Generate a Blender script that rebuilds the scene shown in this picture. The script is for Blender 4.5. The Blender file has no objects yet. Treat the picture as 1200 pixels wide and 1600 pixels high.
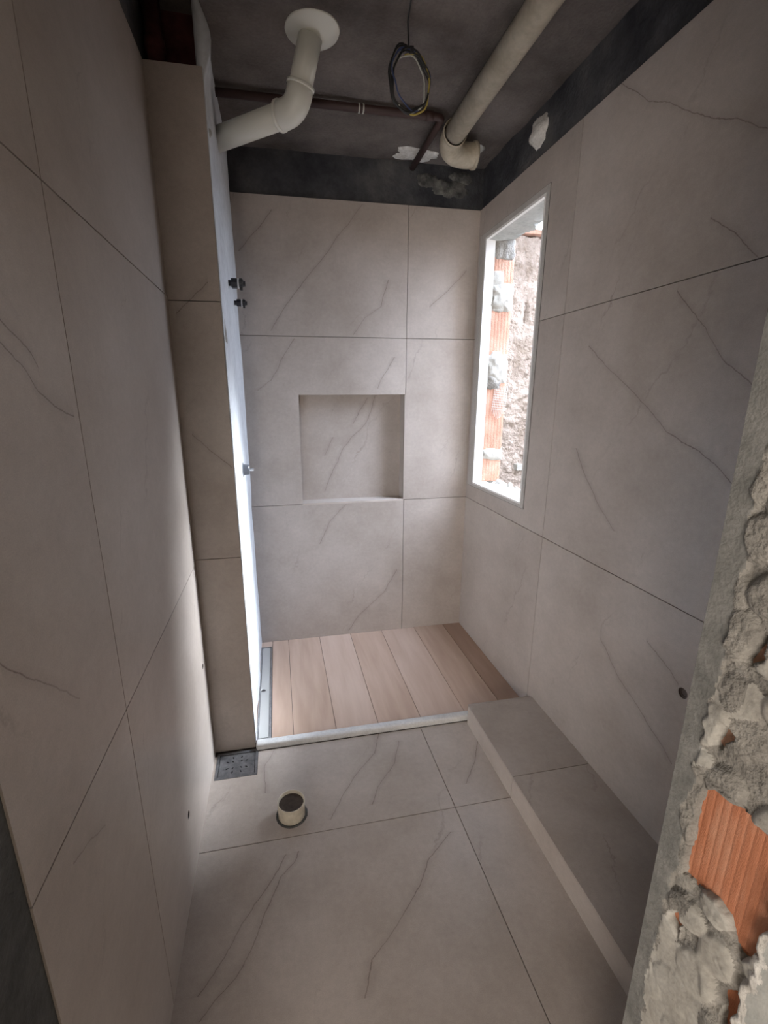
import bpy, bmesh, math, random
import numpy as np
from mathutils import Vector, Matrix, Euler
C = bpy.context.scene
COL = C.collection
PI = math.pi
random.seed(7)

# ------------------------------------------------------------------ camera
cam = bpy.data.objects.new('camera', bpy.data.cameras.new('camera'))
COL.objects.link(cam)
C.camera = cam
PITCH, YAW, ROLL, FPX = -0.256, 0.190, -0.0048, 707.17
fw = Vector((math.sin(YAW)*math.cos(PITCH), math.cos(YAW)*math.cos(PITCH), math.sin(PITCH)))
rt = Vector((math.cos(YAW), -math.sin(YAW), 0))
up = rt.cross(fw)
r2 = math.cos(ROLL)*rt + math.sin(ROLL)*up
u2 = -math.sin(ROLL)*rt + math.cos(ROLL)*up
M = Matrix((r2, u2, -fw)).transposed().to_4x4()
M.translation = (0, 0, 1.55)
cam.matrix_world = M
cam.data.sensor_fit = 'VERTICAL'
cam.data.sensor_height = 36.0
cam.data.lens = 36.0*FPX/1600.0
cam.data.shift_x = (600-571.74)/1600.0
cam.data.shift_y = (803.4-800)/1600.0
cam.data.clip_start = 0.02

# ------------------------------------------------------------------ world, sun, lights, exposure
C.view_settings.view_transform = 'Standard'
C.view_settings.look = 'None'
C.view_settings.exposure = 1.37
C.view_settings.gamma = 1.0
C.view_settings.use_curve_mapping = False
W = bpy.data.worlds.new('sky'); C.world = W; W.use_nodes = True
bg = W.node_tree.nodes['Background']
bg.inputs[0].default_value = (0.74, 0.84, 1.0, 1)
bg.inputs[1].default_value = 14.5
# overcast sky: the zenith three times as bright as the horizon, the same all round
_n, _l = W.node_tree.nodes, W.node_tree.links
_tc = _n.new('ShaderNodeTexCoord'); _sp = _n.new('ShaderNodeSeparateXYZ'); _l.new(_tc.outputs['Generated'], _sp.inputs[0])
_mr = _n.new('ShaderNodeMapRange'); _mr.inputs[1].default_value = 0; _mr.inputs[2].default_value = 1
_mr.inputs[3].default_value = 1/3; _mr.inputs[4].default_value = 1.0
_l.new(_sp.outputs['Z'], _mr.inputs[0])
_vm = _n.new('ShaderNodeVectorMath'); _vm.operation = 'SCALE'; _vm.inputs[0].default_value = (0.70, 0.81, 1.0)
_l.new(_mr.outputs[0], _vm.inputs['Scale']); _l.new(_vm.outputs[0], bg.inputs[0])

def light(name, kind, loc, rot, energy, color, **kw):
    d = bpy.data.lights.new(name, kind); d.energy = energy; d.color = color
    for k, v in kw.items(): setattr(d, k, v)
    o = bpy.data.objects.new(name, d); COL.objects.link(o)
    o.location = loc; o.rotation_euler = rot
    return o
# sun veiled by thin cloud, high beyond the light well, reaching in through the window
sd = Vector((-1.0, -0.27, -0.68)).normalized()
sun = light('sun', 'SUN', (0, 0, 8), sd.to_track_quat('-Z', 'Y').to_euler(), 12.0, (0.86, 0.925, 1.0), angle=0.42)
portal = light('window_portal', 'AREA', (1.40, 2.295, 1.70), (0, PI/2, 0), 1.0, (1, 1, 1), shape='RECTANGLE', size=1.36, size_y=0.60)
portal.data.cycles.is_portal = True
# soft lamp added behind the camera in place of daylight from the next room
back = light('next_room_fill', 'AREA', (-.95, -1.9, 1.15), Vector((1.25, 2.6, -0.15)).to_track_quat('-Z', 'Y').to_euler(), 30.0, (1.0, 0.90, 0.80), shape='RECTANGLE', size=1.4, size_y=1.2)

# ------------------------------------------------------------------ materials
def new_mat(name):
    m = bpy.data.materials.new(name); m.use_nodes = True
    nt = m.node_tree
    return m, nt, nt.nodes, nt.links, nt.nodes['Principled BSDF']

def simple(name, col, rough=0.6, metal=0.0, spec=0.5):
    m, nt, N, L, b = new_mat(name)
    b.inputs['Base Color'].default_value = (*col, 1)
    b.inputs['Roughness'].default_value = rough
    b.inputs['Metallic'].default_value = metal
    b.inputs['Specular IOR Level'].default_value = spec
    return m

def mottled(name, cols, scale=6.0, rough=0.85, bump=0.3, fine=60.0, detail=6, dist=0.01, stretch=None, contrast=(0.35, 0.65)):
    """noise mix of two or three colours plus fine relief"""
    m, nt, N, L, b = new_mat(name)
    tc = N.new('ShaderNodeTexCoord'); src = tc.outputs['Object']
    if stretch:
        mp = N.new('ShaderNodeMapping'); mp.inputs['Scale'].default_value = stretch
        L.new(src, mp.inputs[0]); src = mp.outputs[0]
    n = N.new('ShaderNodeTexNoise'); n.inputs['Scale'].default_value = scale; n.inputs['Detail'].default_value = detail
    n.inputs['Roughness'].default_value = 0.6
    L.new(src, n.inputs['Vector'])
    r = N.new('ShaderNodeValToRGB'); r.color_ramp.elements[0].position = contrast[0]; r.color_ramp.elements[1].position = contrast[1]
    r.color_ramp.elements[0].color = (*cols[0], 1); r.color_ramp.elements[1].color = (*cols[-1], 1)
    if len(cols) == 3:
        e = r.color_ramp.elements.new(sum(contrast)/2); e.color = (*cols[1], 1)
    L.new(n.outputs['Fac'], r.inputs[0])
    f = N.new('ShaderNodeTexNoise'); f.inputs['Scale'].default_value = fine; f.inputs['Detail'].default_value = 4
    L.new(src, f.inputs['Vector'])
    mx = N.new('ShaderNodeMix'); mx.data_type = 'RGBA'; mx.blend_type = 'MULTIPLY'; mx.inputs[0].default_value = 0.35
    L.new(r.outputs[0], mx.inputs[6])
    r3 = N.new('ShaderNodeValToRGB'); r3.color_ramp.elements[0].position = .3; r3.color_ramp.elements[1].position = .7
    r3.color_ramp.elements[0].color = (.55, .55, .55, 1)
    L.new(f.outputs['Fac'], r3.inputs[0]); L.new(r3.outputs[0], mx.inputs[7])
    L.new(mx.outputs[2], b.inputs['Base Color'])
    b.inputs['Roughness'].default_value = rough
    b.inputs['Specular IOR Level'].default_value = 0.3
    bp = N.new('ShaderNodeBump'); bp.inputs['Strength'].default_value = bump; bp.inputs['Distance'].default_value = dist
    L.new(f.outputs['Fac'], bp.inputs['Height']); L.new(bp.outputs[0], b.inputs['Normal'])
    return m

TILE_A, TILE_B = (0.36, 0.308, 0.27), (0.49, 0.433, 0.392)
def tile_mat(name, veins=(), flip=1, ghost=0.55, tone=1.0, rough=0.34):
    """greige stone-look porcelain; uv = metres in the plane of the wall; veins = printed lines"""
    m, nt, N, L, b = new_mat(name)
    def math_(op, a, c=None, clamp=False):
        n = N.new('ShaderNodeMath'); n.operation = op; n.use_clamp = clamp
        for i, v in enumerate((a, c)):
            if v is None: continue
            if isinstance(v, (int, float)): n.inputs[i].default_value = v
            else: L.new(v, n.inputs[i])
        return n.outputs[0]
    uv = N.new('ShaderNodeUVMap').outputs[0]
    sep = N.new('ShaderNodeSeparateXYZ'); L.new(uv, sep.inputs[0])
    def noise(scale, detail=5, vec=uv, rough_=0.55):
        n = N.new('ShaderNodeTexNoise'); n.inputs['Scale'].default_value = scale; n.inputs['Detail'].default_value = detail
        n.inputs['Roughness'].default_value = rough_
        L.new(vec, n.inputs['Vector']); return n.outputs['Fac']
    big = noise(1.9, 7, rough_=0.65)
    ramp = N.new('ShaderNodeValToRGB'); ramp.color_ramp.elements[0].position = .33; ramp.color_ramp.elements[1].position = .67
    ramp.color_ramp.elements[0].color = (*[c*tone for c in TILE_A], 1); ramp.color_ramp.elements[1].color = (*[c*tone for c in TILE_B], 1)
    L.new(big, ramp.inputs[0])
    wob = noise(9, 5, rough_=0.7); wob2 = noise(38, 3)
    wobc = math_('ADD', math_('MULTIPLY', math_('SUBTRACT', wob, .5), .05), math_('MULTIPLY', math_('SUBTRACT', wob2, .5), .018))
    pres = noise(3.1, 4)
    total = None
    def add(mask):
        nonlocal total
        total = mask if total is None else math_('MAXIMUM', total, mask)
    for vi, v in enumerate(veins):
        da = abs(v[-1][0]-v[0][0]); db = abs(v[-1][1]-v[0][1])
        ti = 0 if da > db else 1
        v = sorted(v, key=lambda q: q[ti])
        t0, t1 = v[0][ti], v[-1][ti]
        ss = [q[1-ti] for q in v]; s0, s1 = min(ss)-.001, max(ss)+.001
        t = math_('DIVIDE', math_('SUBTRACT', sep.outputs[ti], t0), t1-t0)
        fc = N.new('ShaderNodeFloatCurve'); cv = fc.mapping.curves[0]
        fc.mapping.use_clip = False
        pts = [((q[ti]-t0)/(t1-t0), (q[1-ti]-s0)/(s1-s0)) for q in v]
        cv.points[0].location = pts[0]; cv.points[1].location = pts[-1]
        for q in pts[1:-1]: cv.points.new(*q)
        for q in cv.points: q.handle_type = 'VECTOR'
        fc.mapping.update()
        L.new(t, fc.inputs['Value'])
        s = math_('ADD', math_('MULTIPLY', fc.outputs[0], s1-s0), s0)
        slope = abs(ss[-1]-ss[0])/(t1-t0)
        d = math_('ABSOLUTE', math_('ADD', math_('SUBTRACT', sep.outputs[1-ti], s), math_('MULTIPLY', wobc, .45)))
        d = math_('MULTIPLY', d, 1/math.sqrt(1+slope*slope))
        core = math_('SUBTRACT', 1.0, math_('DIVIDE', d, 0.0023), True)
        halo = math_('MULTIPLY', math_('SUBTRACT', 1.0, math_('DIVIDE', d, 0.02), True), 0.16)
        lin = math_('MAXIMUM', math_('MULTIPLY', core, .80), halo)
        inr = math_('MULTIPLY', math_('GREATER_THAN', t, 0.0), math_('LESS_THAN', t, 1.0))
        fade = math_('MULTIPLY', math_('ADD', math_('MULTIPLY', pres, 1.8), -.05), 1.0, True)
        add(math_('MULTIPLY', math_('MULTIPLY', lin, inr), fade))
    # faint background veining running diagonally
    if ghost > 0:
        for ang, per, w, k in ((58, .43, .006, .5), (66, .61, .0035, .75)):
            a = math.radians(ang)
            lin = math_('ADD', math_('MULTIPLY', sep.outputs[0], math.sin(a)*flip), math_('MULTIPLY', sep.outputs[1], -math.cos(a)))
            lin = math_('ADD', lin, math_('MULTIPLY', wobc, 1.7))
            lin = math_('ADD', lin, math_('MULTIPLY', math_('SUBTRACT', noise(2.3, 3), .5), .22))
            f = math_('ABSOLUTE', math_('SUBTRACT', math_('FRACT', math_('DIVIDE', lin, per)), .5))
            d = math_('SUBTRACT', 1.0, math_('DIVIDE', math_('MULTIPLY', f, per), w), True)
            msk = math_('MULTIPLY', math_('SUBTRACT', noise(2.6 if ang < 60 else 3.7, 3), .50), 6.0, True)
            add(math_('MULTIPLY', math_('MULTIPLY', d, msk), k*ghost))
    fine = noise(420, 2); med = noise(55, 5, rough_=.7)
    mul = N.new('ShaderNodeMix'); mul.data_type = 'RGBA'; mul.blend_type = 'MULTIPLY'; mul.inputs[0].default_value = 1
    g = math_('ADD', math_('ADD', math_('MULTIPLY', med, .30), math_('MULTIPLY', fine, .34)), .68)
    L.new(ramp.outputs[0], mul.inputs[6]); L.new(g, mul.inputs[7])
    out = mul.outputs[2]
    if total is not None:
        mx = N.new('ShaderNodeMix'); mx.data_type = 'RGBA'
        L.new(total, mx.inputs[0]); L.new(out, mx.inputs[6]); mx.inputs[7].default_value = (.10, .065, .05, 1)
        out = mx.outputs[2]
    L.new(out, b.inputs['Base Color'])
    b.inputs['Roughness'].default_value = rough
    b.inputs['Specular IOR Level'].default_value = 0.35
    bp = N.new('ShaderNodeBump'); bp.inputs['Strength'].default_value = .12; bp.inputs['Distance'].default_value = .001
    L.new(med, bp.inputs['Height']); L.new(bp.outputs[0], b.inputs['Normal'])
    return m

VEINS = {
'back_top': [[(0.504, 2.529), (0.434, 2.438), (0.368, 2.371), (0.315, 2.292), (0.237, 2.206), (0.155, 2.112), (0.086, 2.03), (0.031, 1.949), (-0.006, 1.893)], [(0.033, 2.476), (-0.033, 2.394), (-0.087, 2.341), (-0.146, 2.276)], [(0.646, 2.171), (0.61, 2.033), (0.518, 1.974), (0.448, 1.882)]],
'back_mid': [[(0.119, 1.856), (0.06, 1.772), (0.025, 1.701), (-0.021, 1.636), (-0.097, 1.581)], [(0.691, 1.765), (0.611, 1.644), (0.589, 1.587)]],
'back_topr': [[(1.106, 2.235), (0.999, 2.128), (0.891, 2.041)]],
'back_bot': [[(0.393, 0.905), (0.34, 0.855), (0.287, 0.796), (0.224, 0.659)], [(0.719, 0.45), (0.634, 0.299), (0.462, 0.146), (0.396, 0.045)]],
'niche': [[(0.595, 1.551), (0.571, 1.475), (0.551, 1.406), (0.498, 1.345), (0.446, 1.304), (0.393, 1.234), (0.355, 1.148), (0.326, 1.101), (0.297, 1.03), (0.271, 0.97)], [(0.551, 1.54), (0.495, 1.457), (0.459, 1.385)], [(0.331, 1.306), (0.277, 1.194)]],
'right_top': [[(1.61, 2.543), (1.525, 2.475), (1.471, 2.423), (1.377, 2.37), (1.303, 2.309), (1.224, 2.257), (1.132, 2.208), (1.058, 2.154)], [(1.176, 2.008), (1.092, 1.945), (0.991, 1.839)]],
'right_mid': [[(1.622, 1.729), (1.502, 1.642), (1.404, 1.584), (1.313, 1.522), (1.264, 1.49), (1.207, 1.438), (1.145, 1.413), (1.097, 1.401), (1.032, 1.364), (0.993, 1.337), (0.963, 1.312)], [(1.249, 1.842), (1.138, 1.731), (1.064, 1.641), (0.963, 1.566)], [(1.629, 1.343), (1.551, 1.24), (1.46, 1.146), (1.362, 1.074)]],
'right_bot': [[(1.361, 0.647), (1.321, 0.621), (1.276, 0.581), (1.241, 0.551), (1.186, 0.529), (1.13, 0.5), (1.089, 0.475), (1.031, 0.449), (0.982, 0.418)], [(1.152, 0.757), (1.053, 0.713), (1.011, 0.684)]],
'left_mid': [[(0.60, 1.70), (0.714, 1.649), (0.742, 1.634), (0.78, 1.612), (0.793, 1.593)], [(0.60, 1.66), (0.703, 1.62), (0.75, 1.59), (0.78, 1.558), (0.833, 1.534), (0.891, 1.518)]],
'left_low': [[(0.563, 1.234), (0.619, 1.178), (0.675, 1.124), (0.733, 1.064)]],
'left_bot': [[(0.621, 0.846), (0.677, 0.825), (0.738, 0.79)]],
'floor_near': [[(-0.048, 1.261), (-0.095, 1.183), (-0.141, 1.124), (-0.18, 1.071), (-0.208, 1.024), (-0.241, 0.968), (-0.291, 0.914)], [(-0.005, 1.265), (-0.018, 1.228), (-0.066, 1.19), (-0.095, 1.126), (-0.127, 1.055), (-0.155, 0.991), (-0.19, 0.937), (-0.236, 0.903), (-0.275, 0.86)], [(0.547, 1.23), (0.436, 1.148), (0.377, 1.069), (0.345, 1.036), (0.238, 0.941), (0.183, 0.904), (0.149, 0.825)]],
'floor_far': [[(-0.085, 1.768), (-0.131, 1.672), (-0.123, 1.534)], [(0.405, 1.79), (0.351, 1.654), (0.243, 1.543), (0.189, 1.472), (0.117, 1.365)], [(0.481, 1.707), (0.424, 1.58), (0.327, 1.477), (0.289, 1.398)]],
'floor_farr': [[(0.854, 1.662), (0.772, 1.521), (0.687, 1.418)]],
'shaft': [[(-0.312, 1.411), (-0.249, 1.35), (-0.179, 1.286)], [(-0.325, 1.83), (-0.267, 1.883), (-0.209, 1.936)]],
}
_tm = {}
def TM(key, flip=1, **kw):
    k = (key, flip)
    if k not in _tm: _tm[k] = tile_mat('tile_'+key, VEINS.get(key, ()), flip, **kw)
    return _tm[k]

M_GROUT = simple('grout', (.10, .085, .075), .9)
M_CONC = mottled('ceiling_concrete', [(.08, .066, .06), (.155, .133, .122), (.22, .19, .175)], 3.0, .95, .5, 90, contrast=(.3, .7))
M_BEAM = mottled('beam_concrete', [(.035, .036, .042), (.075, .075, .08), (.13, .125, .12)], 4.0, .95, .6, 70, contrast=(.35, .72))
M_EFF = mottled('efflorescence', [(.05, .05, .05), (.11, .108, .10), (.19, .185, .17)], 22, .95, .4, 90, contrast=(.35, .7))
M_PLAST = mottled('white_plaster', [(.62, .64, .67), (.72, .74, .77)], 7, .8, .25, 40)
M_PLASTG = mottled('skim_plaster', [(.42, .43, .41), (.55, .55, .52)], 9, .85, .3, 60)
M_WPATCH = mottled('plaster_patch', [(.60, .57, .52), (.78, .76, .72)], 20, .9, .5, 80)
M_MORT = mottled('rough_mortar', [(.17, .16, .145), (.27, .255, .23), (.38, .36, .325)], 14, .95, .6, 130, contrast=(.3, .68))
M_MORTL = mottled('pale_mortar', [(.33, .31, .275), (.42, .40, .36), (.50, .485, .445)], 11, .95, .2, 120, contrast=(.3, .7))
M_CEM = mottled('smooth_cement', [(.17, .17, .16), (.27, .265, .25)], 22, .9, .25, 160)
M_DARKC = mottled('dark_concrete', [(.06, .06, .06), (.12, .12, .115)], 9, .95, .6, 90)
M_BRICK = mottled('clay_brick', [(.46, .17, .085), (.55, .22, .12), (.60, .30, .19)], 9, .9, .3, 200, stretch=(1, 5, 1), contrast=(.3, .7))
M_BRICKW = mottled('weathered_brick', [(.40, .20, .14), (.50, .28, .20), (.56, .36, .28)], 9, .9, .4, 150, contrast=(.3, .7))
M_BRICKP = mottled('dusty_brick', [(.42, .22, .15), (.52, .33, .25)], 12, .9, .5, 120)
M_STUCCO = mottled('stucco', [(.26, .20, .155), (.36, .29, .24), (.45, .37, .31)], 5, .95, 1.0, 45, dist=.03)
M_PVCW = simple('white_pvc', (.72, .71, .64), .4)
M_PVCB = mottled('beige_pvc', [(.42, .36, .27), (.52, .46, .36)], 14, .6, .1, 60)
M_PVCS = mottled('stub_pvc', [(.55, .49, .39), (.68, .62, .51)], 22, .5, .1, 60)
M_BROWN = simple('brown_pipe', (.055, .028, .024), .55)
M_REDDK = mottled('red_primer', [(.05, .012, .012), (.10, .03, .028)], 10, .9, .3)
M_STEEL = mottled('stainless_steel', [(.45, .45, .46), (.6, .6, .61)], 30, .32, .05, 90); M_STEEL.node_tree.nodes['Principled BSDF'].inputs['Metallic'].default_value = .85
M_STEELD = mottled('worn_steel', [(.16, .16, .17), (.27, .27, .28)], 30, .4, .05, 90); M_STEELD.node_tree.nodes['Principled BSDF'].inputs['Metallic'].default_value = .6
M_ALU = simple('aluminium_tray', (.62, .62, .6), .35, .5)
M_DARKM = simple('dark_metal', (.05, .05, .055), .4, .7)
M_BLACK = simple('black_plastic', (.02, .02, .022), .45)
M_HOLE = simple('dark_hole', (.012, .01, .01), .9)
M_CHROME = simple('chrome', (.7, .71, .74), .2, 1.0)
M_TAPE = simple('white_tape', (.75, .75, .75), .6)
M_WBLK = simple('black_wire', (.02, .02, .02), .5)
M_WYEL = simple('yellow_wire', (.42, .33, .08), .5)
M_WBLU = simple('blue_wire', (.05, .07, .16), .5)
M_WWHT = simple('pale_wire', (.5, .5, .45), .5)
M_THR = mottled('threshold_stone', [(.60, .60, .60), (.72, .72, .71)], 12, .45, .05, 120)
M_TRIM = mottled('window_trim', [(.46, .44, .41), (.54, .51, .48)], 9, .6, .1, 120)
M_TRIMW = simple('window_reveal', (.78, .77, .74), .5)
M_ROOFW = simple('white_sheet', (.85, .85, .84), .5)

def wood_mat(name, base, dark):
    m, nt, N, L, b = new_mat(name)
    tc = N.new('ShaderNodeTexCoord'); oi = N.new('ShaderNodeObjectInfo')
    mp = N.new('ShaderNodeMapping'); mp.inputs['Scale'].default_value = (14, 1.6, 1)
    cmb = N.new('ShaderNodeVectorMath'); cmb.operation = 'ADD'
    L.new(tc.outputs['Object'], cmb.inputs[0]); L.new(oi.outputs['Random'], cmb.inputs[1])
    L.new(cmb.outputs[0], mp.inputs[0])
    n = N.new('ShaderNodeTexNoise'); n.inputs['Scale'].default_value = 1.6; n.inputs['Detail'].default_value = 7; n.inputs['Distortion'].default_value = .3
    L.new(mp.outputs[0], n.inputs['Vector'])
    r = N.new('ShaderNodeValToRGB'); r.color_ramp.elements[0].position = .3; r.color_ramp.elements[1].position = .68
    r.color_ramp.elements[0].color = (*dark, 1); r.color_ramp.elements[1].color = (*base, 1)
    L.new(n.outputs['Fac'], r.inputs[0]); L.new(r.outputs[0], b.inputs['Base Color'])
    b.inputs['Roughness'].default_value = .42
    bp = N.new('ShaderNodeBump'); bp.inputs['Strength'].default_value = .15; bp.inputs['Distance'].default_value = .001
    L.new(n.outputs['Fac'], bp.inputs['Height']); L.new(bp.outputs[0], b.inputs['Normal'])
    return m
M_WOOD = [wood_mat('wood_tile_a', (.53, .385, .305), (.43, .30, .225)), wood_mat('wood_tile_b', (.57, .43, .35), (.48, .345, .27)), wood_mat('wood_tile_shaded', (.40, .265, .20), (.32, .21, .155))]

# ------------------------------------------------------------------ mesh helpers
def finish(name, bm, mat, parent=None, smooth=False, recalc=True):
    if recalc: bmesh.ops.recalc_face_normals(bm, faces=bm.faces)
    me = bpy.data.meshes.new(name); bm.to_mesh(me); bm.free()
    for f in me.polygons: f.use_smooth = smooth
    for m in (mat if isinstance(mat, (list, tuple)) else [mat]): me.materials.append(m)
    o = bpy.data.objects.new(name, me); COL.objects.link(o)
    if parent is not None:
        o.parent = parent; bpy_mw(o, parent)
    return o
def world_of(p):
    m = p.matrix_basis.copy()
    while p.parent is not None:
        m = p.parent.matrix_basis @ p.matrix_parent_inverse @ m; p = p.parent
    return m
def bpy_mw(o, parent):
    # meshes are modelled in world metres; keep them there under a moved parent
    o.matrix_parent_inverse = world_of(parent).inverted()
def tag(o, label=None, cat=None, group=None, kind=None):
    if label: o['label'] = label
    if cat: o['category'] = cat
    if group: o['group'] = group
    if kind: o['kind'] = kind
    return o
def thing(name, label, cat, loc=(0, 0, 0), group=None):
    o = bpy.data.objects.new(name, None); COL.objects.link(o); o.location = loc
    return tag(o, label, cat, group)
def struct(name, bm, mat, label=None, parent=None, **kw):
    o = finish(name, bm, mat, parent, **kw)
    if parent is None: o['kind'] = 'structure'
    if label: o['label'] = label
    return o
def box_bm(x0, x1, y0, y1, z0, z1, bm=None, bevel=0.0, seg=2):
    own = bm is None or bevel > 0
    b = bmesh.new() if own else bm
    m = Matrix.Translation(((x0+x1)/2, (y0+y1)/2, (z0+z1)/2)) @ Matrix.Diagonal((abs(x1-x0), abs(y1-y0), abs(z1-z0), 1))
    bmesh.ops.create_cube(b, size=1, matrix=m)
    if bevel > 0:
        bmesh.ops.bevel(b, geom=b.edges[:], offset=bevel, segments=seg, affect='EDGES', profile=.5)
        if bm is not None:
            me = bpy.data.meshes.new('t'); b.to_mesh(me); bm.from_mesh(me); bpy.data.meshes.remove(me); b.free(); return bm
    return b
def frame_at(p, d):
    d = Vector(d).normalized()
    a = Vector((0, 0, 1)) if abs(d.z) < .9 else Vector((1, 0, 0))
    x = a.cross(d).normalized(); y = d.cross(x)
    return x, y, d
def tube(bm, pts, rad, seg=16, caps=True, hollow=0.0):
    """swept tube through points; rad may be list; parallel transport"""
    pts = [Vector(p) for p in pts]; n = len(pts)
    rads = rad if isinstance(rad, (list, tuple)) else [rad]*n
    tg = [(pts[min(i+1, n-1)]-pts[max(i-1, 0)]).normalized() for i in range(n)]
    x, y, _ = frame_at(pts[0], tg[0]); rings = []
    for i in range(n):
        if i:
            ax = tg[i-1].cross(tg[i])
            if ax.length > 1e-7:
                R = Matrix.Rotation(tg[i-1].angle(tg[i]), 3, ax.normalized()); x = R @ x; y = R @ y
        rings.append([bm.verts.new(pts[i]+rads[i]*(math.cos(2*PI*k/seg)*x+math.sin(2*PI*k/seg)*y)) for k in range(seg)])
    for a, c in zip(rings, rings[1:]):
        for k in range(seg): bm.faces.new((a[k], a[(k+1) % seg], c[(k+1) % seg], c[k]))
    if caps:
        bm.faces.new(rings[0][::-1]); bm.faces.new(rings[-1])
    return rings
def lathe(bm, prof, origin, axis, seg=32, caps=False):
    o = Vector(origin); x, y, d = frame_at(o, axis); rings = []
    for (r, h) in prof:
        rings.append([bm.verts.new(o+d*h+r*(math.cos(2*PI*k/seg)*x+math.sin(2*PI*k/seg)*y)) for k in range(seg)])
    for a, c in zip(rings, rings[1:]):
        for k in range(seg): bm.faces.new((a[k], a[(k+1) % seg], c[(k+1) % seg], c[k]))
    if caps:
        bm.faces.new(rings[0][::-1]); bm.faces.new(rings[-1])
def bez(p0, p1, p2, n=8):
    p0, p1, p2 = map(Vector, (p0, p1, p2))
    return [((1-t)**2)*p0+2*t*(1-t)*p1+t*t*p2 for t in [i/n for i in range(n+1)]]

# planes: (a, b) -> world
PL = {
 'right': lambda v: (lambda a, b: Vector((v, a, b)), Vector((-1, 0, 0))),
 'left':  lambda v: (lambda a, b: Vector((v, a, b)), Vector((1, 0, 0))),
 'back':  lambda v: (lambda a, b: Vector((a, v, b)), Vector((0, -1, 0))),
 'floor': lambda v: (lambda a, b: Vector((a, b, v)), Vector((0, 0, 1))),
 'under': lambda v: (lambda a, b: Vector((a, b, v)), Vector((0, 0, -1))),
}
def slab(name, plane, val, outline, th, mat, parent=None, holes=(), uvoff=(0, 0), extra=None):
    """flat slab whose face lies in a plane, with real holes, uv in metres; th goes into the wall"""
    f, nrm = PL[plane](val)
    bm = bmesh.new()
    loops = [outline]+list(holes); edges = []; rings = []
    for lp in loops:
        vs = [bm.verts.new(f(*q)) for q in lp]; rings.append(vs)
        for i in range(len(vs)): edges.append(bm.edges.new((vs[i], vs[(i+1) % len(vs)])))
    bmesh.ops.triangle_fill(bm, use_beauty=True, use_dissolve=False, edges=edges, normal=nrm)
    bm.normal_update()
    faces = bm.faces[:]
    if faces and faces[0].normal.dot(nrm) < 0: bmesh.ops.reverse_faces(bm, faces=faces)
    back = {}
    for v in list(bm.verts): back[v] = bm.verts.new(v.co - nrm*th)
    for fc in faces: bm.faces.new([back[v] for v in reversed(fc.verts)])
    for e in [e for e in bm.edges if len(e.link_faces) == 1 and e.verts[0] in back]:
        a, c = e.verts
        bm.faces.new((a, c, back[c], back[a]))
    bmesh.ops.recalc_face_normals(bm, faces=bm.faces)
    uvl = bm.loops.layers.uv.new('UVMap')
    for fc in bm.faces:
        for l in fc.loops:
            co = l.vert.co
            if plane in ('right', 'left'): u = (co.y, co.z)
            elif plane == 'back': u = (co.x, co.z)
            else: u = (co.x, co.y)
            dp = (co-f(*outline[0])).dot(nrm)
            l[uvl].uv = (u[0]+uvoff[0]+dp, u[1]+uvoff[1]+dp)
    o = finish(name, bm, mat, parent, recalc=False)
    return o
def rect(a0, a1, b0, b1): return [(a0, b0), (a1, b0), (a1, b1), (a0, b1)]
def circ(a, b, r, n=24): return [(a+r*math.cos(2*PI*k/n), b+r*math.sin(2*PI*k/n)) for k in range(n)]

def vnoise(shape, cells, rng):
    """smooth value noise on a grid"""
    g = rng.random((cells[0]+2, cells[1]+2))
    u = np.linspace(0, cells[0], shape[0], endpoint=False); v = np.linspace(0, cells[1], shape[1], endpoint=False)
    ui = u.astype(int); vi = v.astype(int); fu = u-ui; fv = v-vi
    fu = fu*fu*(3-2*fu); fv = fv*fv*(3-2*fv)
    a = g[ui][:, vi]; b_ = g[ui+1][:, vi]; c = g[ui][:, vi+1]; d = g[ui+1][:, vi+1]
    return (a*(1-fu[:, None])+b_*fu[:, None])*(1-fv[None])+(c*(1-fu[:, None])+d*fu[:, None])*fv[None]

# ------------------------------------------------------------------ room numbers (metres)
XR, YB, ZT, XS, YF, XL = 1.172, 2.681, 2.54, -0.171, 1.796, -0.347
ZC = 2.745
Z1, Z2 = 0.917, 1.868            # wall joints
XJ = 0.759                        # back wall vertical joint
YJ0, YJ1 = 1.3235, 1.796
G = 0.0015                        # half joint
TH = 0.010
XST, ZST, YST = 0.836, 0.100, 1.755
YN = 0.50                         # near end of the tiled room
ZW = 0.020                        # shower floor
XD = 0.614                        # door jamb face
WY0, WY1, WZ0, WZ1 = 2.016, 2.574, 1.033, 2.366   # window opening
EY0, EY1, EZ0, EZ1 = 1.982, 2.652, 1.006, 2.402   # outer edge of its trim
XO = 1.40                         # outer face of the window wall

# ------------------------------------------------------------------ floor
floor = struct('floor', box_bm(-1.6, 1.36, -2.8, YB+.2, -.16, -TH), M_GROUT, 'room floor slab under the large greige tiles')
def ft(key, outline, holes=(), uv=(0, 0), lab=None):
    o = slab('tile', 'floor', 0.0, outline, TH, TM(key, 1), floor, holes, uv)
    if lab: o['label'] = lab
    return o
DX0, DX1, DY0, DY1 = -.336, -.160, 1.636, 1.812
SB = (-.022, 1.417)
ft('floor_near', rect(XL, .603-G, YJ0-.95, YJ0-G))
ft('floor_nearr', rect(.603+G, XR, YJ0-.95, YJ0-G), uv=(3, 1))
fo = [(XL, YJ0+G), (.603-G, YJ0+G), (.603-G, 1.768), (DX1+.001, 1.768), (DX1+.001, DY0), (DX0, DY0), (DX0, 1.768), (XL, 1.768)]
ft('floor_far', fo, [circ(SB[0], SB[1], .060, 40)])
ft('floor_farr', rect(.603+G, XST+.01, YJ0+G, 1.768))
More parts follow.
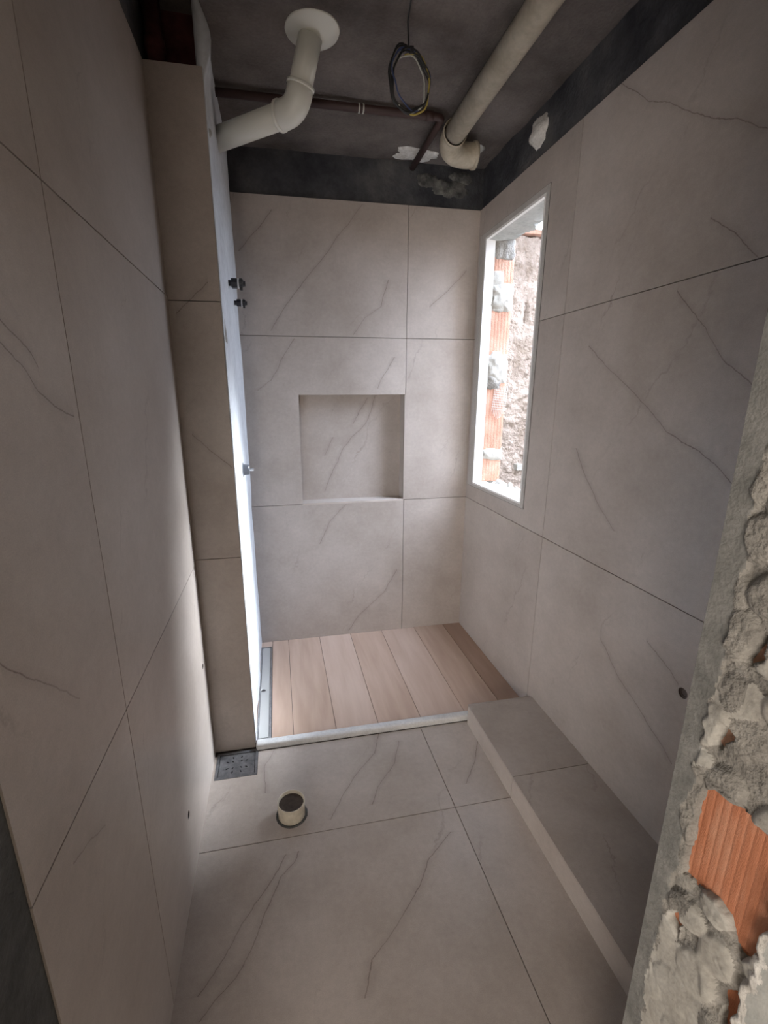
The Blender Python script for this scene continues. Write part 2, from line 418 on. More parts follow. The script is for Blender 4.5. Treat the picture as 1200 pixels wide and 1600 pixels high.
for i, (a, c) in enumerate([(-1.5, -.55), (-.55, .40), (.40, 1.36)]):
    for j, (e, g_) in enumerate([(-.58, YJ0-.95), (-1.53, -.58), (-2.48, -1.53), (-2.8, -2.48)]):
        ft('floor_plain', rect(a+G, c-G, e+G, g_-G), uv=(i*1.7, j*2.3))

# ------------------------------------------------------------------ shower floor of wood-look planks
xs = [-.100, .001, .201, .405, .618, .845, 1.050, XR]
bed = struct('trim_1', box_bm(XS, XR, 1.79, YB, -TH, .010), M_GROUT, 'mortar bed under the wood-look shower floor')
for i in range(7):
    b = bmesh.new(); box_bm(xs[i]+.0012, xs[i+1]-.0012, 1.812, YB, .010, ZW, b)
    o = finish('plank', b, M_WOOD[(0, 0, 1, 0, 1, 0, 2)[i]], bed)  # right-hand plank darker: shade beside the right wall put into its colour
b = bmesh.new(); box_bm(XS, -.170+.001, 1.812, YB, .010, ZW, b)
box_bm(-.170, -.1012, 2.622, YB, .010, ZW, b)
finish('plank', b, M_WOOD[1], bed)
# threshold strip
b = bmesh.new(); box_bm(XS+.002, XR-.001, 1.771, 1.811, -.004, .030, b, bevel=.010, seg=4)
struct('trim_2', b, M_THR, 'pale grey stone threshold strip in front of the shower floor', smooth=True)

# linear drain beside the white wall
t = thing('linear_drain', 'long narrow metal floor drain beside the white plaster wall', 'drain', (-.136, 2.235, ZW))
b = bmesh.new()
LX0, LX1, LY0, LY1 = -.168, -.1025, 1.814, 2.620
for r_ in ((LX0, LX0+.006, LY0, LY1), (LX1-.006, LX1, LY0, LY1), (LX0+.006, LX1-.006, LY1-.006, LY1), (LX0+.006, LX1-.006, LY0, LY0+.006)):
    box_bm(r_[0], r_[1], r_[2], r_[3], .0105, ZW+.001, b)
box_bm(LX0+.006, LX1-.006, LY0+.006, LY1-.006, .0102, .0118, b)
finish('channel', b, M_STEEL, t)
cov = slab('cover', 'floor', ZW, rect(LX0+.009, LX1-.012, LY0+.010, LY1-.012), .004, M_ALU, t, [circ(-.146, 2.178, .0125, 18)])
b = bmesh.new(); lathe(b, [(.0125, -.0005), (.0150, .0015), (.0155, 0.0)], (-.146, 2.178, ZW), (0, 0, 1), 18); finish('finger_hole_rim', b, M_ALU, t)

# square floor drain at the foot of the duct
t = thing('floor_drain', 'square metal grate drain in the floor beside the tiled duct', 'drain', ((DX0+DX1)/2, (DY0+1.79)/2, 0))
DYF = YF-.014
b = bmesh.new(); w = .012
for r_ in ((DX0, DX1, DY0, DY0+w), (DX0, DX1, DYF-w, DYF), (DX0, DX0+w, DY0+w, DYF-w), (DX1-w, DX1, DY0+w, DYF-w)):
    box_bm(r_[0]+.0005, r_[1]-.0005, r_[2], r_[3], -.008, .0015, b)
finish('frame', b, M_STEELD, t)
holes = []; cx, cy = (DX0+DX1)/2, (DY0+DYF)/2
for k in range(4):
    a0 = k*PI/2+PI/4
    for rr, ln, wd in ((.026, .012, .006), (.044, .014, .006)):
        for off in ((0,) if rr < .03 else (-.36, .36)):
            a = a0+off; u_ = Vector((math.cos(a), math.sin(a))); v_ = Vector((-u_.y, u_.x)); c_ = Vector((cx, cy))+u_*rr
            holes.append([tuple(c_+u_*(ln/2*math.cos(q))+v_*(wd/2*math.sin(q))) for q in [2*PI*i/8 for i in range(8)]])
slab('grate', 'floor', -.0005, rect(DX0+w+.002, DX1-w-.002, DY0+w+.002, DYF-w-.002), .002, M_STEELD, t, holes)
b = bmesh.new(); box_bm(DX0+w, DX1-w, DY0+w, DYF-w, -.0098, -.0085, b); finish('drain_well', b, M_HOLE, t)

# pvc stub standing out of the floor
t = thing('waste_pipe_stub', 'short open beige plastic waste pipe standing up from the floor tile', 'pipe', (SB[0], SB[1], 0))
b = bmesh.new(); lathe(b, [(.050, -.0095), (.0515, .062), (.0505, .064), (.0475, .063), (.0465, -.0095)], (SB[0], SB[1], 0), (0, 0, 1), 48)
finish('pipe_wall', b, M_PVCS, t, smooth=True)
b = bmesh.new(); lathe(b, [(.0001, .046), (.0466, .050)], (SB[0], SB[1], 0), (0, 0, 1), 32)
finish('brown_plug', b, mottled('plug_brown', [(.05, .038, .03), (.09, .07, .058)], 20, .95, .5), t)  # mottled dark brown disc just below the rim
b = bmesh.new()
rng = np.random.default_rng(3); prof = []
rings = []
for (r, h, am) in ((.0512, .0025, .0008), (.0560, .0030, .0015), (.0600, -.001, .0015)):
    rings.append([b.verts.new((SB[0]+(r+am*rng.standard_normal())*math.cos(2*PI*k/48), SB[1]+(r)*math.sin(2*PI*k/48), h)) for k in range(48)])
for a_, c_ in zip(rings, rings[1:]):
    for k in range(48): b.faces.new((a_[k], a_[(k+1) % 48], c_[(k+1) % 48], c_[k]))
finish('dark_gap_ring', b, M_DARKC, t)

# ------------------------------------------------------------------ raised step along the right wall
step = struct('trim_3', box_bm(XST+TH, XR, YN-.2, YST, -TH+.0002, ZST-TH), M_GROUT, 'low raised tiled step along the foot of the right wall')
for i, (a, c) in enumerate([(YJ0, YST+.0), (YJ0-.95, YJ0)]):
    slab('tile', 'floor', ZST, rect(XST, XR, a+G, c-G), TH, TM('step', 1, tone=.93), step, (), (i*2.1+5, 3))
    o = slab('tile', 'right', XST, rect(a+G, c-G, .0, ZST-TH), TH, TM('riser', 1, ghost=.2, tone=1.06), step, (), (i*1.1, 7))
    o['label'] = 'narrow pale riser tile'
slab('tile', 'back', YST+TH, [(XST+TH, 0.0), (XR, 0.0), (XR, ZST-TH), (XST+TH, ZST-TH)], TH, TM('riser', 1), step)

# ------------------------------------------------------------------ back wall
wb = slab('wall_back', 'back', YB+TH, [(XL-.2, -.16), (XR+.03, -.16), (XR+.03, ZT), (XL-.2, ZT)], .19, M_GROUT, None,
          [rect(.129-TH, XJ+.004+TH, Z1-.005-TH, 1.5565+TH)])
tag(wb, 'shower back wall with a recessed niche', kind='structure')
slab('masonry', 'back', YB+.20, [(XL-.2, -.16), (XR+.03, -.16), (XR+.03, ZT), (XL-.2, ZT)], .03, M_MORT, wb)
NX0, NX1, NZ0, NZ1, ND = .129, .7535, .920, 1.5565, .10
slab('tile', 'back', YB, rect(XS, XJ-G, ZW, Z1-G), TH, TM('back_bot'), wb)
slab('tile', 'back', YB, rect(XJ+G, XR, ZW, Z1-G), TH, TM('back_plain'), wb)
slab('tile', 'back', YB, [(XS, Z1+G), (NX0, Z1+G), (NX0, NZ1), (NX1, NZ1), (NX1, Z1+G), (XJ-G, Z1+G), (XJ-G, Z2-G), (XS, Z2-G)], TH, TM('back_mid'), wb)
slab('tile', 'back', YB, rect(XJ+G, XR, Z1+G, Z2-G), TH, TM('back_plain'), wb, (), (1.3, .4))
slab('tile', 'back', YB, rect(XS, XJ-G, Z2+G, ZT), TH, TM('back_top'), wb)
slab('tile', 'back', YB, rect(XJ+G, XR, Z2+G, ZT), TH, TM('back_topr'), wb)
slab('tile', 'back', YB+ND, rect(NX0-.005, NX1+.005, NZ0-.005, NZ1+.005), TH, TM('niche'), wb)['label'] = 'veined tile at the back of the recessed niche'
slab('tile', 'left', NX0, rect(YB+.0005, YB+ND, NZ0, NZ1), TH, TM('plain'), wb)
slab('tile', 'right', NX1, rect(YB+.0005, YB+ND, NZ0, NZ1), TH, TM('plain'), wb)
slab('tile', 'floor', NZ0+.002, rect(NX0, NX1, YB-.0005, YB+ND), TH, TM('sill', 1, ghost=.1, tone=1.2), wb)['label'] = 'sill tile of the recessed niche, window light put into its colour'  # window light on the sill painted in as a lighter tile tone
slab('tile', 'under', NZ1, rect(NX0, NX1, YB+.0005, YB+ND), TH, TM('plain'), wb)

# ------------------------------------------------------------------ right wall
wr = slab('wall_right', 'right', XR+TH, [(YN+.001, -.16), (YB+.2, -.16), (YB+.2, ZT), (YN+.001, ZT)], XO-.06-XR-TH, M_MORT, None, [rect(WY0-.012, WY1+.012, WZ0-.012, WZ1+.012)])
tag(wr, 'tiled right wall with the narrow tall window opening', kind='structure')
slab('grout_bed', 'right', XR+.008, [(YN+.001, 0), (YB, 0), (YB, ZT-.002), (YN+.001, ZT-.002)], .002, M_GROUT, wr, [rect(EY0, EY1, EZ0, EZ1)])
yc = 1.7965
win_lo = [(yc+G, Z1+G), (YB, Z1+G), (YB, Z2-G), (EY1, Z2-G), (EY1, EZ0), (EY0, EZ0), (EY0, Z2-G), (yc+G, Z2-G)]
win_hi = [(yc+G, Z2+G), (EY0, Z2+G), (EY0, EZ1), (EY1, EZ1), (EY1, Z2+G), (YB, Z2+G), (YB, ZT), (yc+G, ZT)]
TT = .0078
slab('tile', 'right', XR, rect(yc+G, YB, 0, Z1-G), TT, TM('right_cor', -1), wr, (), (2, 0))
slab('tile', 'right', XR, win_lo, TT, TM('right_cor', -1), wr, (), (4, 1))
slab('tile', 'right', XR, win_hi, TT, TM('right_cor', -1), wr, (), (6, 2))
y1 = yc-.95
slab('tile', 'right', XR, rect(y1+G, yc-G, 0, Z1-G), TT, TM('right_bot', -1), wr, [circ(.992, .668, .0165, 20)])
slab('tile', 'right', XR, rect(y1+G, yc-G, Z1+G, Z2-G), TT, TM('right_mid', -1), wr)
slab('tile', 'right', XR, rect(y1+G, yc-G, Z2+G, ZT), TT, TM('right_top', -1), wr)
for (a, c) in ((0, Z1-G), (Z1+G, Z2-G), (Z2+G, ZT)):
    slab('tile', 'right', XR, rect(YN+.001, y1-G, a, c), TT, TM('right_cor', -1), wr, (), (8, a))
t = thing('pipe_socket', 'dark round water outlet hole low on the right wall near the door jamb', 'outlet', (XR, .992, .668))
b = bmesh.new(); lathe(b, [(.0162, .0015), (.0162, .004), (.011, .005), (.010, .0068), (0.0001, .0068)], (XR, .992, .668), (1, 0, 0), 20)
finish('socket', b, simple('brown_socket', (.10, .07, .06), .6), t)

# trim of the window opening, proud of the tile
def window():
    w = bmesh.new()
    x0, x1 = XR-.004, XR+.0095
    for (a0, a1, b0, b1) in ((EY0, WY0-.011, EZ0, EZ1), (WY1+.011, EY1, EZ0, EZ1), (WY0-.011, WY1+.011, EZ0, WZ0-.011), (WY0-.011, WY1+.011, WZ1+.011, EZ1)):
        box_bm(x0, x1, a0, a1, b0, b1, w)
    o = struct('window_1', w, M_TRIM, 'tall narrow unglazed window opening with grey tile trim in the right wall')
    # pale reveal strips lining the opening near the room
    T = .011
    for nm, r_ in (('reveal_strip', (XR-.0045, 1.222, WY1, WY1+T, WZ0, WZ1)), ('reveal_strip', (XR-.0045, 1.222, WY0-T, WY0, WZ0, WZ1)),
                  ('reveal_strip', (XR-.0045, 1.184, WY0-T, WY1+T, WZ1, WZ1+T)), ('sill_strip', (XR-.0045, 1.250, WY0-T, WY1+T, WZ0-T, WZ0))):
        b = box_bm(*r_); finish(nm, b, M_TRIMW, o)
    return o
win1 = window()
# thin dark scribe line where the trim meets the tiles
b = bmesh.new()
for (a0, a1, b0, b1) in ((EY0-.003, EY0, EZ0-.003, EZ1+.003), (EY1, EY1+.003, EZ0-.003, EZ1+.003), (EY0, EY1, EZ0-.003, EZ0), (EY0, EY1, EZ1, EZ1+.003)):
    box_bm(XR-.0012, XR-.0001, a0, a1, b0, b1, b)
finish('edge_joint', b, simple('edge_joint', (.12, .115, .11), .9), win1)

# ------------------------------------------------------------------ raw masonry of the window opening
def rough_patch(name, plane, val, a0, a1, b0, b1, amp, res, mat, parent, seed, edgeamp=.35, disc=True):
    """lumpy surface patch with an irregular outline, thickness going back to the wall"""
    rng = np.random.default_rng(seed)
    f, nrm = PL[plane](val)
    na = max(6, int((a1-a0)/res)); nb = max(6, int((b1-b0)/res))
    A = np.linspace(-1, 1, na); B = np.linspace(-1, 1, nb)
    n1 = vnoise((na, nb), (3, 3), rng)-.5; n2 = vnoise((na, nb), (max(4, na//4), max(4, nb//4)), rng)-.5
    R = np.maximum(np.abs(A)[:, None]**1.0, np.abs(B)[None]**1.0)*.5+.5*np.sqrt(A[:, None]**2+B[None]**2)/1.2
    H = amp*(1-R**2.2+edgeamp*(n1+.5*n2))+amp*.35*n2
    # boundary wobble
    wob = 1+.22*(vnoise((na, nb), (4, 4), rng)-.5)
    wob = 1+(.22+.25*edgeamp)*(vnoise((na, nb), (5, 5), rng)-.5)+.18*(vnoise((na, nb), (11, 11), rng)-.5)
    kk = 2.6 if disc else 9.0
    if not disc: wob = 1+.26*(vnoise((na, nb), (4, 4), rng)-.5)+.12*(vnoise((na, nb), (9, 9), rng)-.5)
    DA = A[:, None]*np.sqrt(1-B[None]**2/kk)*1.06; DB = B[None]*np.sqrt(1-A[:, None]**2/kk)*1.06
    bm = bmesh.new(); vs = {}
    for i in range(na):
        for j in range(nb):
            h = H[i, j] if 0 < i < na-1 and 0 < j < nb-1 else -.004
            ca, cb = (a0+a1)/2, (b0+b1)/2
            co = f(ca+DA[i, j]*(a1-a0)/2*wob[i, j], cb+DB[i, j]*(b1-b0)/2*wob[i, j]) + nrm*max(h, -.004)
            vs[i, j] = bm.verts.new(co)
    for i in range(na-1):
        for j in range(nb-1): bm.faces.new((vs[i, j], vs[i+1, j], vs[i+1, j+1], vs[i, j+1]))
    return finish(name, bm, mat, parent, smooth=True)

def hollow_brick(parent, x0, x1, y0, y1, z0, z1, ribs='z', face='y', mat=None, n=7, depth=.0025):
    """clay hollow block with pressed grooves on its visible face"""
    b = bmesh.new(); mat = mat or M_BRICK
    nseg = n*4
    if face == 'y':      # face towards -Y at y0, grooves vary along x
        cols = []
        for i in range(nseg+1):
            x = x0+(x1-x0)*i/nseg; d = depth*(0 if (i % 4) in (1, 2, 3) else 1)
            cols.append((x, y0+d))
        v0 = [b.verts.new((x, y, z0)) for x, y in cols]+[b.verts.new((x1, y1, z0)), b.verts.new((x0, y1, z0))]
        v1 = [b.verts.new((x, y, z1)) for x, y in cols]+[b.verts.new((x1, y1, z1)), b.verts.new((x0, y1, z1))]
    else:                # face towards -X at x0, grooves vary along y
        cols = []
        for i in range(nseg+1):
            y = y0+(y1-y0)*i/nseg; d = depth*(0 if (i % 4) in (1, 2, 3) else 1)
            cols.append((x0+d, y))
        v0 = [b.verts.new((x, y, z0)) for x, y in cols]+[b.verts.new((x1, y1, z0)), b.verts.new((x1, y0, z0))]
        v1 = [b.verts.new((x, y, z1)) for x, y in cols]+[b.verts.new((x1, y1, z1)), b.verts.new((x1, y0, z1))]
    m = len(v0)
    for i in range(m): b.faces.new((v0[i], v0[(i+1) % m], v1[(i+1) % m], v1[i]))
    b.faces.new(v0[::-1]); b.faces.new(v1)
    return finish('brick', b, mat, parent)

# far jamb of the opening: bricks end-on with mortar between, face at y = WY1
JY = WY1
for (z0, z1, m_) in ((1.035, 1.172, M_BRICKP), (1.225, 1.325, M_BRICKP), (1.325, 1.63, M_BRICKW), (1.775, 2.03, M_BRICKW), (2.125, 2.30, M_BRICKP)):
    hollow_brick(wr, 1.226, XO-.058, JY+.004, JY+.012, z0, z1, mat=m_, n=6, depth=.0014)
for (a0, a1, z0, z1, amp, sd_, m_) in ((1.222, 1.350, 1.165, 1.235, .022, 11, M_MORTL), (1.222, 1.345, 1.60, 1.79, .026, 12, M_MORTL), (1.222, 1.310, 1.585, 1.66, .030, 17, M_MORT),
                                  (1.222, 1.350, 2.005, 2.15, .030, 13, M_MORTL), (1.222, 1.345, 2.27, 2.372, .020, 14, M_MORT), (1.215, 1.29, 2.13, 2.22, .012, 15, M_MORTL)):
    rough_patch('mortar', 'back', JY+.006, a0, a1, z0, z1, amp*.75, .005, m_, wr, sd_, disc=False)
# plastic mesh scrap over the lower brick
b = bmesh.new()
for i in range(9):
    tube(b, [(1.262+.010*i, JY-.001, 1.455+.07*math.sin(i/8*PI)*-.6), (1.262+.010*i+.012, JY-.002, 1.60)], .0011, 5)
for j in range(9):
    tube(b, [(1.258+.004*j*.3, JY-.0015, 1.47+.014*j), (1.350, JY-.0015, 1.46+.014*j)], .0011, 5)
finish('plaster_mesh', b, M_WPATCH, wr)
# concrete lintel over the opening, ragged outer edge
rng = np.random.default_rng(5); b = bmesh.new()
n = 40; lo = []; hi = []; lot = []; hit = []
for i in range(n+1):
    y = WY0-.05+(WY1-WY0+.10)*i/n
    xo_ = 1.300+.035*math.sin(i*.31)+.012*rng.standard_normal() - (.03 if i > 32 else 0)
    lo.append(b.verts.new((1.185, y, WZ1+.001))); hi.append(b.verts.new((xo_, y, WZ1+.002+.004*rng.standard_normal())))
    lot.append(b.verts.new((1.185, y, WZ1+.0118))); hit.append(b.verts.new((XO-.06, y, WZ1+.0118)))
for i in range(n):
    b.faces.new((lo[i], lo[i+1], hi[i+1], hi[i])); b.faces.new((hi[i], hi[i+1], hit[i+1], hit[i]))
    b.faces.new((lot[i], hit[i], hit[i+1], lot[i+1])); b.faces.new((lo[i], lot[i], lot[i+1], lo[i+1]))
finish('lintel', b, M_PLASTG, wr)
# debris on the raw sill
rough_patch('sill_mortar', 'floor', WZ0-.010, 1.235, 1.345, WY0-.005, WY1, .018, .012, M_WPATCH, wr, 21)
for k in range(7):
    y = 2.06+.07*k+random.uniform(-.02, .02)
    rough_patch('mortar', 'floor', WZ0-.002, 1.27+random.uniform(0, .02), 1.31+random.uniform(0, .02), y, y+.05, .02+random.uniform(0, .012), .008, M_MORTL, wr, 30+k)

# ------------------------------------------------------------------ concrete band above the tiles and ceiling
def conc_grid(name, plane, val, a0, a1, b0, b1, res, amp, mat, parent, seed):
    rng = np.random.default_rng(seed); f, nrm = PL[plane](val)
    na = int((a1-a0)/res)+2; nb = int((b1-b0)/res)+2
    H = amp*(vnoise((na, nb), (max(2, na//6), max(2, nb//6)), rng)-.5)+amp*.4*(vnoise((na, nb), (max(2, na//2), max(2, nb//2)), rng)-.5)
    A = np.linspace(a0, a1, na); B = np.linspace(b0, b1, nb)
    verts = [tuple(f(A[i], B[j])+nrm*float(H[i, j])) for i in range(na) for j in range(nb)]
    faces = [(i*nb+j, (i+1)*nb+j, (i+1)*nb+j+1, i*nb+j+1) for i in range(na-1) for j in range(nb-1)]
    me = bpy.data.meshes.new(name); me.from_pydata(verts, [], faces); me.update()
    for p in me.polygons: p.use_smooth = True
    me.materials.append(mat); o = bpy.data.objects.new(name, me); COL.objects.link(o)
    if parent is not None: o.parent = parent
    return o
ceil = struct('ceiling', box_bm(-1.6, XO-.06, -2.8, YB+.2, ZC+.012, ZC+.15), M_CONC, 'raw concrete ceiling slab')
conc_grid('rough_soffit', 'under', ZC, XL-.01, XR+.02, YN-.2, YB+.02, .025, .008, M_CONC, ceil, 1)
b = box_bm(XL-.2, XR+.03, YB+.018, YB+.2, ZT-.001, ZC+.02); finish('beam', b, M_BEAM, wb)
conc_grid('beam_face', 'back', YB+.012, XL-.01, XR+.02, ZT-.004, ZC+.008, .014, .010, M_BEAM, wb, 2)
b = box_bm(XR+.020, XO-.06, YN+.001, YB+.018, ZT-.001, ZC+.02); finish('beam', b, M_BEAM, wr)
conc_grid('beam_face', 'right', XR+.013, YN+.001, YB+.02, ZT-.004, ZC+.008, .014, .010, M_BEAM, wr, 3)
# plaster smears
rough_patch('plaster_patch', 'right', XR+.012, 2.075, 2.185, 2.60, 2.71, .024, .008, M_WPATCH, wr, 41, edgeamp=.9)['label'] = 'white plaster lump'
rough_patch('plaster_patch', 'under', ZC+.001, .66, .90, 2.55, 2.68, .010, .010, M_WPATCH, ceil, 42, edgeamp=1.2)['label'] = 'white plaster smear around the pipe end'
rough_patch('plaster_patch', 'under', ZC+.001, .98, 1.10, 2.47, 2.62, .009, .010, M_PLASTG, ceil, 43, edgeamp=1.2)
for k_, (a_, c_, e_, g_) in enumerate(((.90, 1.09, 2.60, 2.675), (.80, .92, 2.63, 2.70), (.99, 1.12, 2.66, 2.72))):
    rough_patch('plaster_patch', 'back', YB+.009, a_, c_, e_, g_, .004, .006, M_EFF, wb, 44+k_, edgeamp=.7)

# ------------------------------------------------------------------ left wall
LN = .517
wl = slab('wall_left', 'left', XL-TH, [(-.2+LN, -.16), (YB+.2, -.16), (YB+.2, ZC+.15), (-.2+LN, ZC+.15)], .20, M_GROUT)
tag(wl, 'tiled left wall', kind='structure')
yv = .9115
ZL = 2.553
LJ1, LJ2 = .905, 1.884
hs = [circ(1.720, .489, .012, 16), circ(1.262, .238, .013, 16)]
slab('tile', 'left', XL, rect(yv+G, YF+.02, 0, LJ1-G), TH, TM('left_r', 1), wl, hs, (3, 3))
slab('tile', 'left', XL, rect(yv+G, YF+.02, LJ1+G, LJ2-G), TH, TM('left_r', 1), wl, (), (5, 1))
slab('tile', 'left', XL, rect(yv+G, YF+.02, LJ2+G, ZL), TH, TM('left_r', 1), wl, (), (7, 5))
slab('tile', 'left', XL, rect(LN, yv-G, 0, LJ1-G), TH, TM('left_bot', 1), wl)
slab('tile', 'left', XL, rect(LN, yv-G, LJ1+G, LJ2-G), TH, tile_mat('tile_left_mid', VEINS['left_mid']+VEINS['left_low'], -1), wl)
slab('tile', 'left', XL, rect(LN, yv-G, LJ2+G, ZL), TH, TM('left_r', 1), wl, (), (9, 5))
for i, (y_, z_, lab) in enumerate(((1.720, .489, 'small dark pipe outlet hole in the left wall near the duct'), (1.262, .238, 'small dark pipe outlet hole low in the left wall by the floor'))):
    t = thing('pipe_outlet', lab, 'outlet', (XL, y_, z_))
    b = bmesh.new(); lathe(b, [(.0118, .0015), (.0118, .005), (.008, .006), (.0001, .0085)], (XL, y_, z_), (-1, 0, 0), 16)
    finish('socket', b, M_HOLE, t)

# ------------------------------------------------------------------ pipe duct in the left corner
duct = struct('wall_duct', box_bm(XL, XS-.012, YF+TH, YB+.018, -TH, ZL-.002), M_GROUT, 'tiled pipe duct standing in the left corner')
for (a, c, uv) in ((0, .919-G, (0, 0)), (.919+G, 1.872-G, (0, 0)), (1.872+G, ZL, (0, 0))):
    slab('tile', 'back', YF, rect(XL, XS-.0012, a, c), TH, TM('shaft', 1, ghost=.2), duct, (), uv)
# rough white plaster skin on the shower side, reaching the ceiling, wavy at its front edge
rng = np.random.default_rng(9)
ny, nz = 60, 150
Hn = .006*(vnoise((ny, nz), (4, 10), rng)-.5)+.0025*(vnoise((ny, nz), (14, 34), rng)-.5)
wav = vnoise((1+1, nz), (1, 22), rng)[0]-.5
zs_ = np.linspace(ZW, ZC+.004, nz)
bm = bmesh.new(); vs = {}
for j in range(nz):
    z = zs_[j]; up_ = max(0, min(1, (z-2.50)/.06))
    bulge = up_*(.030*math.sin((z-2.50)/.245*PI)**2 + .006*wav[j])
    y0 = YF+.0015+.003*wav[j] - up_*.006
    for i in range(ny):
        s = i/(ny-1); y = y0+(YB-.0005-y0)*s
        x = XS+Hn[i, j]*min(1, 3*s+.25)+.0015+bulge*max(0, 1-s*4)
        vs[i, j] = bm.verts.new((x, y, z))
for i in range(ny-1):
    for j in range(nz-1): bm.faces.new((vs[i, j], vs[i+1, j], vs[i+1, j+1], vs[i, j+1]))
fr = [bm.verts.new((XS-.0012-(.012 if zs_[j] > ZL else 0), YF+.004, zs_[j])) for j in range(nz)]
fb = [bm.verts.new((XS-.0115-(.012 if zs_[j] > ZL else 0), YF+.05, zs_[j])) for j in range(nz)]
for j in range(nz-1):
    bm.faces.new((vs[0, j], vs[0, j+1], fr[j+1], fr[j])); bm.faces.new((fr[j], fr[j+1], fb[j+1], fb[j]))
sk = finish('plaster_skin', bm, M_PLAST, duct, smooth=True); sk['label'] = 'rough white plaster skin on the shower side'
# patches of grey spatter
for k, (y_, z_, w_, h_) in enumerate(((1.99, .86, .10, .05), (1.90, .80, .12, .06), (1.90, .93, .05, .04), (1.86, 1.78, .05, .09), (1.85, 2.40, .03, .03))):
    rough_patch('mortar_spatter', 'left', XS+.0015, y_-w_/2, y_+w_/2, z_-h_/2, z_+h_/2, .0045, .006, M_MORTL, duct, 60+k, edgeamp=1.6)
# dark void above the duct's front tiles
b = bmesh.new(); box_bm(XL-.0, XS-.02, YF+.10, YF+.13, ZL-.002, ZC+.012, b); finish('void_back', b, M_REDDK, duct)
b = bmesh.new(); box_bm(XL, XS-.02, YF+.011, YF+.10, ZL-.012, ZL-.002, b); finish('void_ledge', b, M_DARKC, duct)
t = thing('riser_pipe', 'dark red pipe seen in the gap above the tiled duct', 'pipe', (-.315, YF+.05, ZL))
b = bmesh.new(); tube(b, [(-.315, YF+.05, ZL-.001), (-.315, YF+.05, ZC+.01)], .026, 18); finish('pipe_length', b, M_REDDK, t, smooth=True)
b = bmesh.new(); lathe(b, [(.027, 0), (.031, .002), (.031, .03), (.027, .032)], (-.315, YF+.05, ZL+.05), (0, 0, 1), 18); finish('coupling', b, M_REDDK, t, smooth=True)
slab('raw_wall', 'left', XL-.004, rect(LN-.2, YF+.12, ZL, ZC+.012), .006, M_BEAM, wl)

# ------------------------------------------------------------------ door wall (right jamb of raw masonry, near left end of bare concrete)
wf = struct('wall_front', box_bm(XD+.050, 1.62, .27, YN, -.16, ZC+.15), M_MORT, 'broken masonry door jamb at the right of the doorway')
b = bmesh.new(); box_bm(XL-.25, XD+.05, .27, YN, 2.14, ZC+.15, b); finish('lintel', b, M_MORT, wf)
slab('raw_wall', 'left', XL-.003, rect(-.0+.25, LN-.0005, 0, 2.14), .007, M_DARKC, wl)['label'] = 'dark bare concrete edge of the left wall'
# displaced mortar sheet of the jamb
rng = np.random.default_rng(12)
ya, yb, za, zb = .255, YN, -.02, 2.14
na, nb = 100, 860
Y = np.linspace(ya, yb, na); Z = np.linspace(za, zb, nb)
H = .006*(vnoise((na, nb), (4, 30), rng)-.5)+.003*(vnoise((na, nb), (12, 100), rng)-.5)+.0014*(vnoise((na, nb), (34, 290), rng)-.5)+.0006*(vnoise((na, nb), (90, 760), rng)-.5)
YY, ZZ = np.meshgrid(Y, Z, indexing='ij')
def seg_poly_mask(poly, soft, wobble):
    """signed soft mask of a polygon in (y,z)"""
    P = np.array(poly); inside = np.zeros(YY.shape, bool); dmin = np.full(YY.shape, 9.)
    for i in range(len(P)):
        (x1, y1_), (x2, y2_) = P[i], P[(i+1) % len(P)]
        c = ((y1_ > ZZ) != (y2_ > ZZ)) & (YY < (x2-x1)*(ZZ-y1_)/((y2_-y1_) if y2_ != y1_ else 1e-9)+x1)
        inside ^= c
        dx, dy = x2-x1, y2_-y1_; tt = np.clip(((YY-x1)*dx+(ZZ-y1_)*dy)/(dx*dx+dy*dy), 0, 1)
        dmin = np.minimum(dmin, np.hypot(YY-x1-tt*dx, ZZ-y1_-tt*dy))
    sgn = np.where(inside, dmin, -dmin)+wobble
    return np.clip(sgn/soft+.5, 0, 1)
wb1 = .010*(vnoise((na, nb), (14, 120), rng)-.5)+.004*(vnoise((na, nb), (40, 330), rng)-.5)
band = .036+.016*(vnoise((2, nb), (1, 40), rng)[0]-.5)+.010*(vnoise((2, nb), (1, 130), rng)[0]-.5)
bm_ = np.clip((Y[:, None]-(YN-band[None]))/.004, 0, 1)
# smooth cement band along the far edge
H = H*(1-.90*bm_)+.005*bm_
lump = np.zeros_like(H); lr = np.random.default_rng(77); lumps = []
lid = np.zeros_like(H)
z = .24
while z < 2.12:
    for yy in np.arange(.275, .465, .062):
        cy_, cz_ = yy+lr.uniform(-.016, .016)+(.03 if int(z/.075) % 2 else 0), z+lr.uniform(-.018, .018)
        ry, rz = lr.uniform(.026, .040), lr.uniform(.030, .046)
        d = np.sqrt(((YY-cy_)/ry)**2+((ZZ-cz_)/rz)**2+.5*((YY-cy_)/ry)*((ZZ-cz_)/rz))+wb1*16
        h_ = lr.uniform(.004, .012)*np.clip(1-d**5, 0, 1)**.6
        lid = np.where(h_ > lump, lr.random(), lid)
        lump = np.maximum(lump, h_)
    z += .070
H = H+lump*(1-bm_)
# mortar bed joints: dark cracks at brick courses
for zc_ in np.arange(.20, 2.1, .198):
    d = np.abs(ZZ-(zc_+.02*(YY-.4)/.1+.012*(vnoise((na, nb), (5, 4), rng)-.5)))
    H -= .010*np.clip(1-d/.0035, 0, 1)*(1-bm_)*(vnoise((na, nb), (6, 50), rng) > .45)
